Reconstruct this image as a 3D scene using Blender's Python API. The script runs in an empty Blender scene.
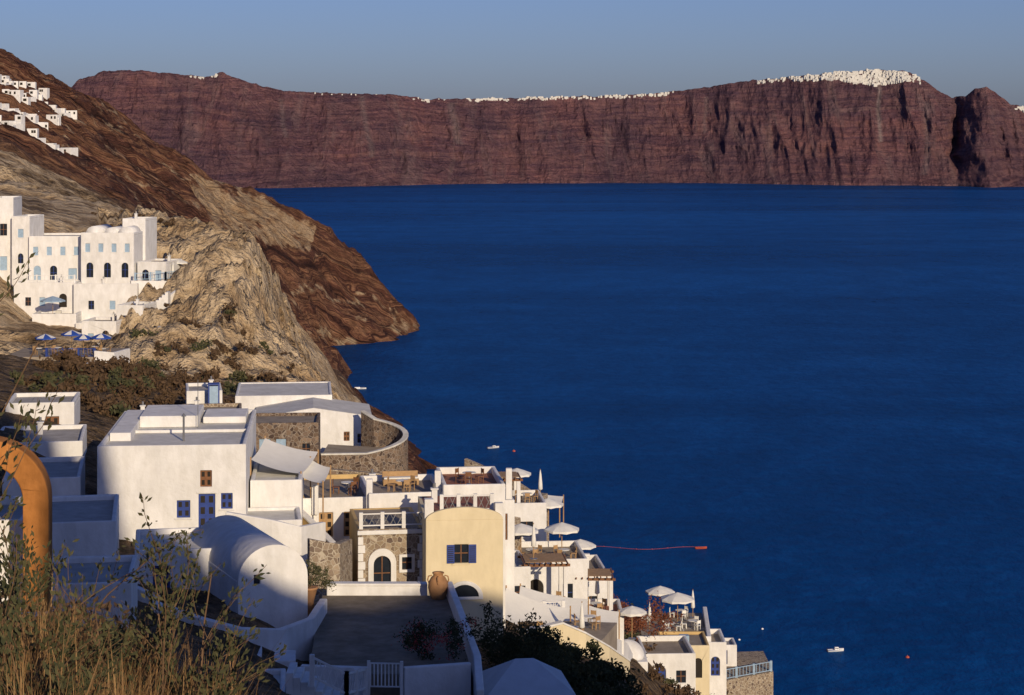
import bpy, bmesh, math, random
import numpy as np
from mathutils import Vector, noise, Matrix
from mathutils.geometry import tessellate_polygon
random.seed(7)
R=random.random
def U(a,b): return a+(b-a)*R()
scn=bpy.context.scene
COL=scn.collection
# ------------------------------------------------------------------ materials
def new_mat(name):
    m=bpy.data.materials.new(name); m.use_nodes=True
    nt=m.node_tree; b=nt.nodes['Principled BSDF']
    return m,nt,b
def N(nt,t,**k):
    n=nt.nodes.new(t)
    for a,v in k.items(): setattr(n,a,v)
    return n
def noise_node(nt,vec,scale,detail=4,rough=.55,mapscale=None,dist=0):
    if mapscale:
        mp=N(nt,'ShaderNodeMapping'); mp.inputs['Scale'].default_value=mapscale
        nt.links.new(vec,mp.inputs['Vector']); vec=mp.outputs['Vector']
    n=N(nt,'ShaderNodeTexNoise'); n.inputs['Scale'].default_value=scale
    n.inputs['Detail'].default_value=detail; n.inputs['Roughness'].default_value=rough
    n.inputs['Distortion'].default_value=dist
    nt.links.new(vec,n.inputs['Vector']); return n.outputs['Fac']
def ramp(nt,fac,stops,interp='LINEAR'):
    r=N(nt,'ShaderNodeValToRGB'); r.color_ramp.interpolation=interp
    e=r.color_ramp.elements
    while len(e)<len(stops): e.new(.5)
    for i,(p,c) in enumerate(stops):
        e[i].position=p; e[i].color=(c[0],c[1],c[2],1)
    nt.links.new(fac,r.inputs['Fac']); return r.outputs['Color']
def mixc(nt,fac,a,b,mode='MIX'):
    m=N(nt,'ShaderNodeMix',data_type='RGBA',blend_type=mode)
    for s,v in ((0,fac),(6,a),(7,b)):
        if hasattr(v,'is_linked'): nt.links.new(v,m.inputs[s])
        else: m.inputs[s].default_value=v if s==0 else (v[0],v[1],v[2],1)
    return m.outputs[2]
def bump(nt,b,h,strength,dist):
    bp=N(nt,'ShaderNodeBump'); bp.inputs['Strength'].default_value=strength; bp.inputs['Distance'].default_value=dist
    nt.links.new(h,bp.inputs['Height']); nt.links.new(bp.outputs['Normal'],b.inputs['Normal'])
def math_n(nt,op,a,b=None,c=None):
    m=N(nt,'ShaderNodeMath',operation=op)
    for i,v in enumerate((a,b,c)):
        if v is None: continue
        if isinstance(v,(int,float)): m.inputs[i].default_value=v
        else: nt.links.new(v,m.inputs[i])
    return m.outputs[0]
MATS={}
def simple(name,c,rough=.8,var=.18,scale=1.5,bscale=14,bstr=.25,bd=.03,spec=.25,streak=0,metal=0):
    m,nt,b=new_mat(name)
    pos=N(nt,'ShaderNodeNewGeometry').outputs['Position']
    n1=noise_node(nt,pos,scale,4,.6)
    lo=[x*(1-var) for x in c]; hi=[min(1,x*(1+var*.6)) for x in c]
    col=ramp(nt,n1,[(.3,lo),(.7,hi)])
    if streak:
        s=noise_node(nt,pos,1.0,4,.6,(1.6,1.6,.55))
        s2=ramp(nt,s,[(.36,(1-streak,1-streak*1.05,1-streak*1.2)),(.66,(1,1,1))])
        col=mixc(nt,1.0,col,s2,'MULTIPLY')
    nt.links.new(col,b.inputs['Base Color'])
    b.inputs['Roughness'].default_value=rough; b.inputs['Specular IOR Level'].default_value=spec
    b.inputs['Metallic'].default_value=metal
    h=noise_node(nt,pos,bscale,4,.6); bump(nt,b,h,bstr,bd)
    MATS[name]=m; return m
W=simple('white_plaster',(.79,.785,.77),.9,.08,.7,2.2,.55,.08,.15,streak=.13)
W2=simple('aged_white_plaster',(.68,.67,.63),.9,.12,.7,3,.45,.05,.15,streak=.22)
CREAM=simple('cream_plaster',(.74,.64,.43),.9,.06,.6,3,.4,.04,.15,streak=.09)
YEL=simple('ochre_yellow_plaster',(.62,.44,.2),.9,.1,.8,4,.4,.04,.15,streak=.14)
OCH=simple('ochre_orange_plaster',(.5,.21,.06),.9,.25,1,4,.5,.06,.15,streak=.3)
ROOF=simple('roof_screed',(.47,.45,.42),.95,.2,.6,5,.4,.04,.1,streak=.15)
ROOFW=simple('limewashed_roof',(.68,.67,.63),.95,.14,.5,4,.4,.04,.1,streak=.12)
PAVE=simple('terrace_paving',(.33,.28,.22),.9,.25,.9,8,.4,.03,.15)
PAVED=simple('courtyard_screed',(.25,.21,.16),.9,.3,.5,6,.4,.04,.15,streak=.25)
REDT=simple('red_terrace_tile',(.34,.14,.085),.8,.2,1.2,8,.3,.03,.2)
BLUE=simple('blue_paint',(.02,.05,.24),.5,.2,3,20,.2,.01,.4)
LBLUE=simple('pale_blue_paint',(.3,.42,.55),.6,.15,3,20,.2,.01,.3)
BROWN=simple('brown_wood',(.2,.09,.04),.6,.25,4,20,.3,.01,.3)
TANW=simple('tan_wood',(.4,.25,.12),.7,.2,4,20,.3,.01,.3)
GLASS=simple('dark_window_glass',(.02,.025,.035),.15,.2,3,5,.05,.01,.6)
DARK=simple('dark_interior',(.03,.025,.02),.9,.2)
TERRA=simple('terracotta',(.46,.25,.12),.8,.22,2,12,.3,.02,.2,streak=.25)
CANV=simple('white_canvas',(.76,.75,.7),.85,.06,1,6,.4,.04,.1)
CANVB=simple('blue_canvas',(.03,.08,.36),.8,.1,1,6,.3,.03,.1)
METAL=simple('grey_metal',(.3,.3,.3),.4,.1,3,10,.1,.01,.5,metal=.6)
HULLW=simple('white_gelcoat',(.8,.8,.78),.3,.04,1,5,.05,.01,.5)
REDP=simple('red_float_paint',(.45,.09,.05),.5,.1)
BARK=simple('twig_bark',(.16,.10,.06),.9,.3,8,30,.4,.01,.1)
BLK=simple('dark_wrought_iron',(.03,.03,.035),.5,.1)
PALEROOF=simple('pale_roof_canvas',(.5,.56,.62),.7,.08)
def stone_mat(name,cols,mortar,scale=2.6,edge=.09):
    m,nt,b=new_mat(name)
    pos=N(nt,'ShaderNodeNewGeometry').outputs['Position']
    v=N(nt,'ShaderNodeTexVoronoi',feature='F1'); v.inputs['Scale'].default_value=scale
    ve=N(nt,'ShaderNodeTexVoronoi',feature='DISTANCE_TO_EDGE'); ve.inputs['Scale'].default_value=scale
    nt.links.new(pos,v.inputs['Vector']); nt.links.new(pos,ve.inputs['Vector'])
    sep=N(nt,'ShaderNodeSeparateColor'); nt.links.new(v.outputs['Color'],sep.inputs[0])
    k=len(cols); col=ramp(nt,sep.outputs[0],[(i/(k-1)*.9+.05,c) for i,c in enumerate(cols)])
    n=noise_node(nt,pos,9,4); col=mixc(nt,.35,col,ramp(nt,n,[(.3,(.3,.3,.3)),(.7,(1,1,1))]),'MULTIPLY')
    e=ramp(nt,ve.outputs['Distance'],[(edge*.5,(0,0,0)),(edge,(1,1,1))])
    col=mixc(nt,e,mortar,col)
    nt.links.new(col,b.inputs['Base Color']); b.inputs['Roughness'].default_value=.92
    b.inputs['Specular IOR Level'].default_value=.15
    bump(nt,b,e,.6,.05); return m
STONE=stone_mat('dark_lava_rubble',[(.08,.055,.045),(.17,.12,.085),(.28,.2,.14),(.11,.085,.075)],(.3,.25,.2),3.2,.07)
STONEL=stone_mat('pale_rubble',[(.32,.25,.17),(.22,.165,.12),(.44,.35,.25),(.15,.11,.09)],(.46,.4,.31),3.4,.08)
def leaf_mat(name,c,c2,tr=.25):
    m,nt,b=new_mat(name)
    g=N(nt,'ShaderNodeNewGeometry')
    col=ramp(nt,g.outputs['Random Per Island'],[(0,c),(1,c2)])
    nt.links.new(col,b.inputs['Base Color']); b.inputs['Roughness'].default_value=.7
    b.inputs['Specular IOR Level'].default_value=.2
    t=N(nt,'ShaderNodeBsdfTranslucent'); nt.links.new(col,t.inputs['Color'])
    mx=N(nt,'ShaderNodeMixShader'); mx.inputs[0].default_value=tr
    nt.links.new(b.outputs[0],mx.inputs[1]); nt.links.new(t.outputs[0],mx.inputs[2])
    nt.links.new(mx.outputs[0],nt.nodes['Material Output'].inputs['Surface']); return m
L_OLIVE=leaf_mat('olive_leaves',(.045,.055,.028),(.13,.12,.055))
L_DRY=leaf_mat('dry_scrub_leaves',(.065,.042,.024),(.16,.10,.055))
L_GRASS=leaf_mat('dry_grass_blades',(.22,.12,.05),(.46,.29,.13),.3)
L_DARK=leaf_mat('dark_green_leaves',(.02,.03,.012),(.055,.06,.025))
L_RED=leaf_mat('bougainvillea_bracts',(.32,.04,.03),(.5,.1,.09))
L_BRUSH=leaf_mat('rust_shrub_leaves',(.17,.055,.03),(.26,.10,.05))
# ------------------------------------------------------------------ mesh helpers
def link(o,parent=None):
    COL.objects.link(o)
    if parent is not None: o.parent=parent
    return o
class Buf:
    def __init__(s): s.v=[]; s.f=[]
    def add(s,vs,fs):
        o=len(s.v); s.v+= [tuple(p) for p in vs]; s.f+=[tuple(i+o for i in f) for f in fs]
    def box(s,x0,x1,y0,y1,z0,z1,tx=0,rot=0,c=None):
        vs=[(x0,y0,z0),(x1,y0,z0),(x1,y1,z0),(x0,y1,z0),(x0+tx,y0+tx,z1),(x1-tx,y0+tx,z1),(x1-tx,y1-tx,z1),(x0+tx,y1-tx,z1)]
        if rot:
            if c is None: c=((x0+x1)/2,(y0+y1)/2)
            ca,sa=math.cos(rot),math.sin(rot)
            vs=[(c[0]+(x-c[0])*ca-(y-c[1])*sa,c[1]+(x-c[0])*sa+(y-c[1])*ca,z) for x,y,z in vs]
        s.add(vs,[(0,3,2,1),(4,5,6,7),(0,1,5,4),(1,2,6,5),(2,3,7,6),(3,0,4,7)])
    def lathe(s,cx,cy,prof,n=20):
        m=n; vs=[];fs=[]
        for r,z in prof:
            for i in range(m):
                a=2*math.pi*i/n; vs.append((cx+r*math.cos(a),cy+r*math.sin(a),z))
        for j in range(len(prof)-1):
            for i in range(n):
                i2=(i+1)%m
                fs.append((j*m+i,j*m+i2,(j+1)*m+i2,(j+1)*m+i))
        fs.append(tuple(range(m))[::-1]); fs.append(tuple((len(prof)-1)*m+i for i in range(m)))
        s.add(vs,fs)
    def tube(s,p,q,r,r2=None,n=6):
        p=Vector(p);q=Vector(q); d=(q-p)
        if d.length<1e-6: return
        d.normalize(); a=d.orthogonal().normalized(); b=d.cross(a); r2=r if r2 is None else r2
        vs=[];fs=[]
        for c,rr in ((p,r),(q,r2)):
            for i in range(n):
                t=2*math.pi*i/n; vs.append(c+a*rr*math.cos(t)+b*rr*math.sin(t))
        for i in range(n): fs.append((i,(i+1)%n,n+(i+1)%n,n+i))
        fs.append(tuple(range(n))[::-1]); fs.append(tuple(range(n,2*n)))
        s.add(vs,fs)
    def slab(s,outline,holes,y0,y1):
        loops=[[Vector((a,b,0)) for a,b in l] for l in [outline]+holes]
        tris=tessellate_polygon(loops); flat=[p for l in loops for p in l]; n=len(flat)
        vs=[(p.x,y0,p.y) for p in flat]+[(p.x,y1,p.y) for p in flat]
        fs=[tuple(t) for t in tris]+[tuple(i+n for i in t[::-1]) for t in tris]
        o=0
        for l in loops:
            k=len(l)
            for i in range(k): fs.append((o+i,o+(i+1)%k,n+o+(i+1)%k,n+o+i))
            o+=k
        s.add(vs,fs)
    def mesh(s,name,mat,smooth=False,recalc=True):
        me=bpy.data.meshes.new(name); me.from_pydata(s.v,[],s.f)
        if recalc:
            bm=bmesh.new(); bm.from_mesh(me); bmesh.ops.recalc_face_normals(bm,faces=bm.faces); bm.to_mesh(me); bm.free()
        if smooth: me.polygons.foreach_set('use_smooth',[True]*len(me.polygons))
        me.materials.append(mat); me.update(); return me
class Asm:
    def __init__(s,name,x=0,y=0,z=0,yaw=0):
        s.name=name; s.loc=(x,y,z); s.yaw=math.radians(yaw); s.parts={}
    def p(s,part,mat,bev=0,smooth=False):
        if part not in s.parts: s.parts[part]=(Buf(),mat,bev,smooth)
        return s.parts[part][0]
    def finish(s):
        if len(s.parts)==1:
            (k,(b,m,bev,sm)),=s.parts.items()
            o=bpy.data.objects.new(s.name,b.mesh(s.name,m,sm)); link(o); o.location=s.loc; o.rotation_euler[2]=s.yaw
            s.bev(o,bev); return o
        e=bpy.data.objects.new(s.name,None); link(e); e.location=s.loc; e.rotation_euler[2]=s.yaw; e.empty_display_size=.5
        for k,(b,m,bev,sm) in s.parts.items():
            if not b.v: continue
            o=bpy.data.objects.new(k,b.mesh(k,m,sm)); link(o,e); s.bev(o,bev)
        return e
    def bev(s,o,w):
        if w:
            md=o.modifiers.new('soft_edges','BEVEL'); md.width=w; md.segments=2; md.limit_method='ANGLE'; md.angle_limit=math.radians(40)
def arc_poly(cx,z0,w,h):
    r=w/2; zt=z0+h-r; pts=[(cx-r,z0),(cx+r,z0)]
    for i in range(13):
        a=math.pi*i/12; pts.append((cx+r*math.cos(a),zt+r*math.sin(a)))
    return pts
def rect(cx,z0,w,h): return [(cx-w/2,z0),(cx+w/2,z0),(cx+w/2,z0+h),(cx-w/2,z0+h)]
# opening: (cx,z0,w,h,kind,shape)
def house(name,x,y,z,w,d,h,yaw=0,wall=W,roof=ROOF,par=.35,ops=(),found=6,facade=None,extra=None,pt=.25,gable=0,vault=0,chim=True):
    A=Asm(name,x,y,z,yaw)
    wb=A.p('walls',wall,.07); fb=A.p('facade',facade or wall,.05)
    wb.box(0,w,.2,d,-found,h)
    holes=[]
    for (cx,z0,ow,oh,kind,sh) in ops:
        holes.append(arc_poly(cx,z0,ow,oh) if sh=='a' else rect(cx,z0,ow,oh))
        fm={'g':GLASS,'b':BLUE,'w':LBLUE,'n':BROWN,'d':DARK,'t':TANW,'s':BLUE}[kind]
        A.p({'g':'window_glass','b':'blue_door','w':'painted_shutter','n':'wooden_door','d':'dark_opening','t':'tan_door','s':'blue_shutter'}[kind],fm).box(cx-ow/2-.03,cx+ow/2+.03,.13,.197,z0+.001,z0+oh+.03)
        if kind in 'g' :
            fr=A.p('window_frame',BLUE if R()<.5 else BROWN)
            fr.box(cx-.03,cx+.03,.09,.125,z0,z0+oh-.02); fr.box(cx-ow/2,cx-.03,.09,.125,z0+oh*.5,z0+oh*.5+.06); fr.box(cx+.03,cx+ow/2,.09,.125,z0+oh*.5,z0+oh*.5+.06)
        if kind in 'bnts':
            pn=A.p('door_panels',DARK)
            for sx in (-1,1):
                for k in range(3 if oh>1.5 else 2):
                    kk=3 if oh>1.5 else 2; hh=oh/kk
                    pn.box(cx+sx*ow*.25-ow*.13,cx+sx*ow*.25+ow*.13,.118,.127,z0+hh*k+hh*.2,z0+hh*k+hh*.8)
        if kind=='g' or kind=='s' or kind=='w':
            A.p('sills',wall,.015).box(cx-ow/2-.12,cx+ow/2+.12,-.07,-.002,z0-.1,z0-.01)
    top=h+par
    if gable: outl=[(0,-found),(w,-found),(w,h),(w/2,h+gable),(0,h)]
    elif vault:
        outl=[(0,-found),(w,-found)]+[(w/2+w/2*math.cos(math.pi*i/16),h+vault*math.sin(math.pi*i/16)) for i in range(17)]
    else: outl=[(0,-found),(w,-found),(w,top),(0,top)]
    fb.slab(outl,holes,0,.199)
    if gable or vault:
        rb=A.p('roof',roof,0,bool(vault))
        pts=outl[2:] 
        pts=[(px*(w+.1)/w-.05,pz+.04) for px,pz in pts]
        vs=[];n=len(pts)
        for yy in (.05,d+.05):
            vs+= [(px,yy,pz) for px,pz in pts]
        fs=[(i,i+1,n+i+1,n+i) for i in range(n-1)]+[tuple(range(n))[::-1],tuple(range(n,2*n)),(0,n,2*n-1,n-1)]
        rb.add(vs,fs)
    else:
        wb.box(0,pt,.201,d-pt,h+.001,top); wb.box(w-pt,w,.201,d-pt,h+.001,top); wb.box(0,w,d-pt,d,h+.001,top)
        A.p('roof',roof).box(pt+.002,w-pt-.002,.202,d-pt-.002,h+.002,h+.05)
        if chim and not facade and R()<.45 and d>3 and w>3:
            cx,cy=U(.8,w-.8),U(d*.5,d-.8); ch=A.p('chimney',W,.03)
            ch.box(cx-.18,cx+.18,cy-.18,cy+.18,h+.051,h+.85); ch.box(cx-.25,cx+.25,cy-.25,cy+.25,h+.85,h+.95); A.p('chimney_pot',METAL).lathe(cx,cy,[(.1,h+.951),(.09,h+1.25)],8)
        if chim and R()<.3 and w>3.5:
            cx,cy=U(.8,w-1),U(1,d-1); A.p('rooftop_clutter',LBLUE if R()<.4 else W2,.02).box(cx,cx+U(.4,.9),cy,cy+U(.4,.8),h+.051,h+U(.4,.8))
    if extra: extra(A)
    return A.finish()
def umbrella(x,y,z,r=1.4,h=2.4,mat=CANV,mat2=None,name='parasol',n=8):
    A=Asm(name,x,y,z,U(0,40))
    c=A.p('canopy',mat); vs=[(0,0,h+r*.36)]; fs=[]
    for k,(s,dz) in enumerate(((.5,r*.2),(1.,0))):
        for i in range(n*2):
            a=math.pi*i/n; rr=r*s*(1 if i%2==0 else .95); vs.append((rr*math.cos(a),rr*math.sin(a),h+dz+(0 if i%2==0 else .04-.07*s)))
    m=n*2
    for i in range(m):
        a=math.pi*i/n; rr=r if i%2==0 else r*.95
        vs.append((rr*math.cos(a),rr*math.sin(a),h-.2+(.05 if i%2 else 0)))
    f2=[]
    for i in range(m):
        j=(i+1)%m; tgt=f2 if (mat2 and (i//2)%2) else fs
        tgt.append((0,1+i,1+j)); tgt.append((1+i,1+m+i,1+m+j,1+j)); fs.append((1+m+i,1+2*m+i,1+2*m+j,1+m+j))
    c.add(vs,fs)
    if f2: A.p('canopy_stripes',mat2).add(vs,f2)
    A.p('pole',TANW).tube((0,0,-.05),(0,0,h+r*.3),.035)
    rb=A.p('ribs',TANW)
    for i in range(n): 
        a=2*math.pi*i/n; rb.tube((0,0,h+r*.26),(r*.93*math.cos(a),r*.93*math.sin(a),h-.03),.012,n=4)
    A.p('base',METAL).lathe(0,0,[(.3,0),(.3,.06),(.08,.1)],12)
    return A.finish()
def closed_umbrella(x,y,z,h=2.6):
    A=Asm('closed_parasol',x,y,z); A.p('folded_canopy',CANV,0,True).lathe(0,0,[(.05,.9),(.2,1.),(.17,1.5),(.1,2.2),(.03,h)],9); A.p('pole',TANW).tube((0,0,0),(0,0,h+.1),.03); A.p('base',METAL).lathe(0,0,[(.3,0),(.3,.06),(.08,.1)],12)
    return A.finish()
def chair(A,x,y,rot,m=TANW):
    b=A.p('chairs',m)
    c=(x,y)
    b.box(x-.22,x+.22,y-.22,y+.22,.43,.47,rot=rot,c=c)
    for sx in(-.2,.16):
        for sy in(-.2,.16): b.box(x+sx,x+sx+.04,y+sy,y+sy+.04,0,.43,rot=rot,c=c)
    b.box(x-.2,x-.16,y+.2,y+.24,.47,.95,rot=rot,c=c);b.box(x+.16,x+.2,y+.2,y+.24,.47,.95,rot=rot,c=c);b.box(x-.16,x+.16,y+.2,y+.23,.65,.93,rot=rot,c=c)
def table(x,y,z,m=TANW,name='cafe_table_with_chairs'):
    A=Asm(name,x,y,z,U(0,90)); t=A.p('table_top',CANV); t.lathe(0,0,[(.45,.72),(.45,.76)],14); A.p('table_leg',METAL).lathe(0,0,[(.2,0),(.03,.05),(.03,.719)],8)
    for i in range(3): 
        a=2.1*i; chair(A,.75*math.cos(a),.75*math.sin(a),a-math.pi/2,m)
    return A.finish()
def balustrade(name,pts,h=.95,mat=W,step=.35,post=1.8,rail=.1,post_w=.22,lattice=False,lm=None):
    A=Asm(name); b=A.p('posts_and_rails',mat); ba=A.p('balusters',lm or mat)
    for (p,q) in zip(pts[:-1],pts[1:]):
        p=Vector(p);q=Vector(q);L=(q-p).length; n=max(1,round(L/post))
        for i in range(n+1):
            c=p.lerp(q,i/n); b.box(c.x-post_w/2,c.x+post_w/2,c.y-post_w/2,c.y+post_w/2,c.z-.3,c.z+h+.06)
        b.tube(p+Vector((0,0,h-.05)),q+Vector((0,0,h-.05)),rail/2,n=4); b.tube(p+Vector((0,0,.1)),q+Vector((0,0,.1)),rail/2,n=4)
        m=int(L/step)
        for i in range(m):
            a=p.lerp(q,(i+.1)/m); c=p.lerp(q,(i+.9)/m)
            if lattice:
                ba.tube(a+Vector((0,0,.12)),c+Vector((0,0,h-.08)),.025,n=4); ba.tube(c+Vector((0,0,.12)),a+Vector((0,0,h-.08)),.025,n=4)
            else: ba.tube((a+c)/2+Vector((0,0,.12)),(a+c)/2+Vector((0,0,h-.08)),.035,n=5)
    return A.finish()
def wall_line(name,pts,h,t=.35,mat=W,cope=None,down=4):
    A=Asm(name); b=A.p('wall',mat,.05)
    P=[Vector(p) for p in pts]; n=len(P); offs=[]
    for i in range(n):
        d=(P[min(i+1,n-1)]-P[max(i-1,0)]); d.z=0; d.normalize(); offs.append(Vector((-d.y,d.x,0)))
    def strip(buf,t,z0f,z1f):
        vs=[];fs=[]
        for p,o in zip(P,offs):
            for sgn in(-1,1):
                q=p+o*sgn*t/2
                vs.append((q.x,q.y,z0f(p.z))); vs.append((q.x,q.y,z1f(p.z)))
        for i in range(n-1):
            a=i*4;c=a+4
            fs.extend([(a,c,c+1,a+1),(a+2,a+3,c+3,c+2),(a+1,c+1,c+3,a+3),(a,a+2,c+2,c)])
        fs.extend([(0,1,3,2),((n-1)*4,(n-1)*4+2,(n-1)*4+3,(n-1)*4+1)])
        buf.add(vs,fs)
    strip(b,t,lambda z:z-h-down,lambda z:z)
    if cope: strip(A.p('coping',cope,.03),t+.08,lambda z:z+.003,lambda z:z+.14)
    return A.finish()
def slabobj(name,poly,z,th,mat):
    A=Asm(name); b=A.p('floor',mat); n=len(poly)
    b.add([(x,y,z-th) for x,y in poly]+[(x,y,z) for x,y in poly],[tuple(range(n))[::-1],tuple(range(n,2*n))]+[(i,(i+1)%n,n+(i+1)%n,n+i) for i in range(n)])
    return A.finish()
def leaves(buf,c,rad,n,size,flat=1.0,clump=None):
    c=Vector(c); k=clump or max(3,n//60)
    subs=[]
    for _ in range(k):
        v=Vector((random.gauss(0,.45),random.gauss(0,.45),random.gauss(0,.4)+.15)); subs.append((v,U(.25,.55)))
    for i in range(n):
        s,sr=random.choice(subs)
        v=s+Vector((random.gauss(0,1),random.gauss(0,1),random.gauss(0,1)))*sr*.6
        p=c+Vector((v.x*rad,v.y*rad,v.z*rad*flat))
        a=Vector((random.gauss(0,1),random.gauss(0,1),random.gauss(0,1))).normalized(); b=a.orthogonal().normalized()
        sz=size*U(.6,1.3)
        buf.add([p-a*sz,p+b*sz*.45,p+a*sz,p-b*sz*.45],[(0,1,2,3)])
def leaf_obj(name,buf,mat):
    o=bpy.data.objects.new(name,buf.mesh(name,mat,recalc=False)); return link(o)
# ------------------------------------------------------------------ terrain
SEC=[
(-120,[(-400,210),(-40,160),(-5,150),(15,140),(40,115),(220,-15)]),
(0,[(-300,195),(-20,150.5),(-3,148.3),(2,147.6),(8,142),(30,118),(170,-15)]),
(20,[(-300,195),(-12,147.2),(-5,144.8),(-2.6,143.9),(0,141),(6,136),(25,116),(155,-15)]),
(60,[(-300,195),(-40,148),(-16,135),(-9,133),(0,127),(8,120),(25,106),(140,-15)]),
(90,[(-300,198),(-60,150),(-24,129),(-14,126.4),(-9,124.6),(-2,124.2),(3,119),(12,110),(30,92),(130,-15)]),
(112,[(-300,200),(-80,157),(-40,136),(-31,129.4),(-24,126),(-13,125),(-10,122.5),(-3,121),(1.5,119.6),(5,117.4),(8,113),(22,93),(120,-15)]),
(130,[(-300,200),(-80,155),(-40,132),(-31,128.4),(-23,124.8),(-13,123.3),(-4,119),(2,117.4),(6.5,115.4),(9.5,111),(20,95),(115,-15)]),
(150,[(-300,200),(-80,150),(-45,131.5),(-38,129.4),(-31,127.6),(-20,124),(-14.4,122),(-4,117.5),(3.6,114),(9.6,110),(13,106),(22,90),(110,-15)]),
(190,[(-300,200),(-90,147),(-60,130),(-49,127.5),(-30,123.8),(-14,119.5),(-7,117),(1,112.5),(5,108),(15,102.5),(20,96),(27,80),(100,-15)]),
(240,[(-300,190),(-110,150),(-80,129),(-61,123),(-43,121.5),(-27,119),(-20,117),(-15,111),(0,88),(15,53),(60,-15)]),
(290,[(-300,190),(-110,152),(-78,134),(-67,123),(-56,123),(-50,127),(-42,131.),(-37.5,130.5),(-34,120),(-28,113),(-10,80),(30,-15)]),
(330,[(-320,190),(-110,150),(-80,137),(-65,132),(-56,132),(-47,130.5),(-42,129.5),(-39.5,119),(-33,108),(-15,70),(20,-15)]),
(400,[(-330,185),(-120,142),(-82,134),(-72,131),(-56,127),(-50,125),(-47,115),(-41,100),(-20,55),(5,-15)]),
(550,[(-350,185),(-141,136),(-113,132),(-97,124),(-80,112),(-60,88),(-46,70),(0,-15)]),
(800,[(-420,190),(-250,158),(-205,144),(-177,130),(-125,98),(-85,62),(-67,46),(-25,-15)]),
(1100,[(-500,215),(-330,182),(-282,168),(-240,147),(-194,114),(-155,81),(-122,42),(-111,24),(-90,-15)]),
(1400,[(-600,235),(-358,198),(-316,176),(-278,155),(-239,128),(-211,104),(-176,62),(-148,18),(-140,0),(-131,-15)]),
(1550,[(-650,245),(-397,204),(-327,166),(-261,125),(-230,113),(-187,101),(-141,76),(-118,46),(-98,23),(-76,3),(-64,-15)]),
(1650,[(-650,230),(-420,185),(-330,140),(-230,80),(-150,35),(-100,-15)]),
(1900,[(-700,160),(-500,90),(-250,-15)]),
(2700,[(-900,-15),(-800,-15)]),
]
SY=[s[0] for s in SEC]
def Hb(x,y):
    y=min(max(y,SY[0]),SY[-1]-.01)
    i=0
    while SY[i+1]<=y: i+=1
    def ev(pts):
        if x<=pts[0][0]: return pts[0][1]
        if x>=pts[-1][0]: return -15.
        for (a,b),(c,d) in zip(pts[:-1],pts[1:]):
            if x<c: return b+(d-b)*(x-a)/(c-a)
    t=(y-SY[i])/(SY[i+1]-SY[i])
    return ev(SEC[i][1])*(1-t)+ev(SEC[i+1][1])*t
AY=[-200,30,60,200,235,260,400,700,1000,3000]; AV=[.2,.25,.4,.6,1.,1.8,3.2,8,13,13]
def ground(x,y):
    z=Hb(x,y); A=float(np.interp(y,AY,AV))
    crag=0
    if 232<y<450 and x>-60*y/290:
        crag=min(1,(y-232)/25)*min(1,(x+60*y/290)/(.02*y)); A=A*(1+crag*.7)
    L=A*5.5+3
    if y>60 and z<105: A=max(A,2.5); L=max(L,14)
    n=noise.fractal(Vector((x/L,y/L,3.1)),.8,2.1,6)
    if y>600:
        tb=noise.turbulence(Vector((x/150+7,y/75,z/160)),6,True,amplitude_scale=.6)
        c=z+.5*x
        led=noise.noise(Vector((c/11,y/300,0)))
        dz=A*(n*.35)-(tb-.8)*A*1.4+led*6.
    elif crag>0:
        tb=noise.turbulence(Vector((x/15,y/12,z/12)),6,True,amplitude_scale=.65)
        dz=A*n*.35-(tb-.95)*5.5*crag+noise.noise(Vector((z/3.,x/25,y/25)))*1.6*crag
    else:
        r=1-2*abs(noise.noise(Vector((x/(L*2.3),y/(L*1.6),9.7))))
        dz=A*(n*.8+(r-.5)*.6)
    if z>-14.9: z=z+dz*min(1,max(0,(z+15)/18))
    return z
def build_terrain():
    ys=list(np.arange(-120,40,3.0))+list(np.arange(40,240,1.1))+list(np.arange(240,450,1.0))+list(np.arange(450,1000,4.5))+list(np.arange(1000,1700,2.8))+list(np.arange(1700,2700,40))
    vs=[]; tan=[]; red=[]
    for y in ys:
        ye=max(y,60.); xa=-.285*ye; xb=.17*ye if y<500 else (.02*ye if y<900 else -.03*ye)
        x0=-330 if y<600 else -330-(y-600)*.5
        xs=np.concatenate([np.linspace(x0,xa,40,endpoint=False),np.linspace(xa,xb,330,endpoint=False),np.linspace(xb,max(230,xb+50),40)])
        for x in xs:
            x=float(x); z=ground(x,float(y)); vs.append((x,float(y),z))
            n=noise.noise(Vector((x/40,y/40,z/25)))*.25
            t=0.;r=0.
            if y>700:
                c=z+.5*x; r=min(1,(y-700)/150)
                n2=noise.fractal(Vector((x/50,y/90,z/40)),.8,2,4)
                t=max(0,1-abs((c+3+n2*13)/15))*1.0 if -250<x<-150 and y>1000 else 0
                if 700<y<1000: t=.45*(1-r)
                t=max(t,.5*max(0,1-abs((c+62+n2*16)/6)),.5*max(0,1-abs((c+34+n2*12)/4)),.45*max(0,1-abs((c-30+n2*14)/3.5)))
            elif y>225: t=min(1,(y-225)/25)*(1. if x>-57*y/290 else .55)+n
            elif y>150: t=.25*(y-150)/75
            tan.append(min(1,max(0,t))); red.append(r)
    M=len(xs); fs=[]
    for j in range(len(ys)-1):
        o=j*M
        fs+=[(o+i,o+i+1,o+M+i+1,o+M+i) for i in range(M-1)]
    me=bpy.data.meshes.new('hillside_terrain'); me.from_pydata(vs,[],fs)
    a=me.attributes.new('tan','FLOAT','POINT'); a.data.foreach_set('value',tan)
    a=me.attributes.new('red','FLOAT','POINT'); a.data.foreach_set('value',red)
    me.polygons.foreach_set('use_smooth',[True]*len(me.polygons))
    me.materials.append(TERR); o=bpy.data.objects.new('hillside_terrain',me); link(o)
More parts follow.
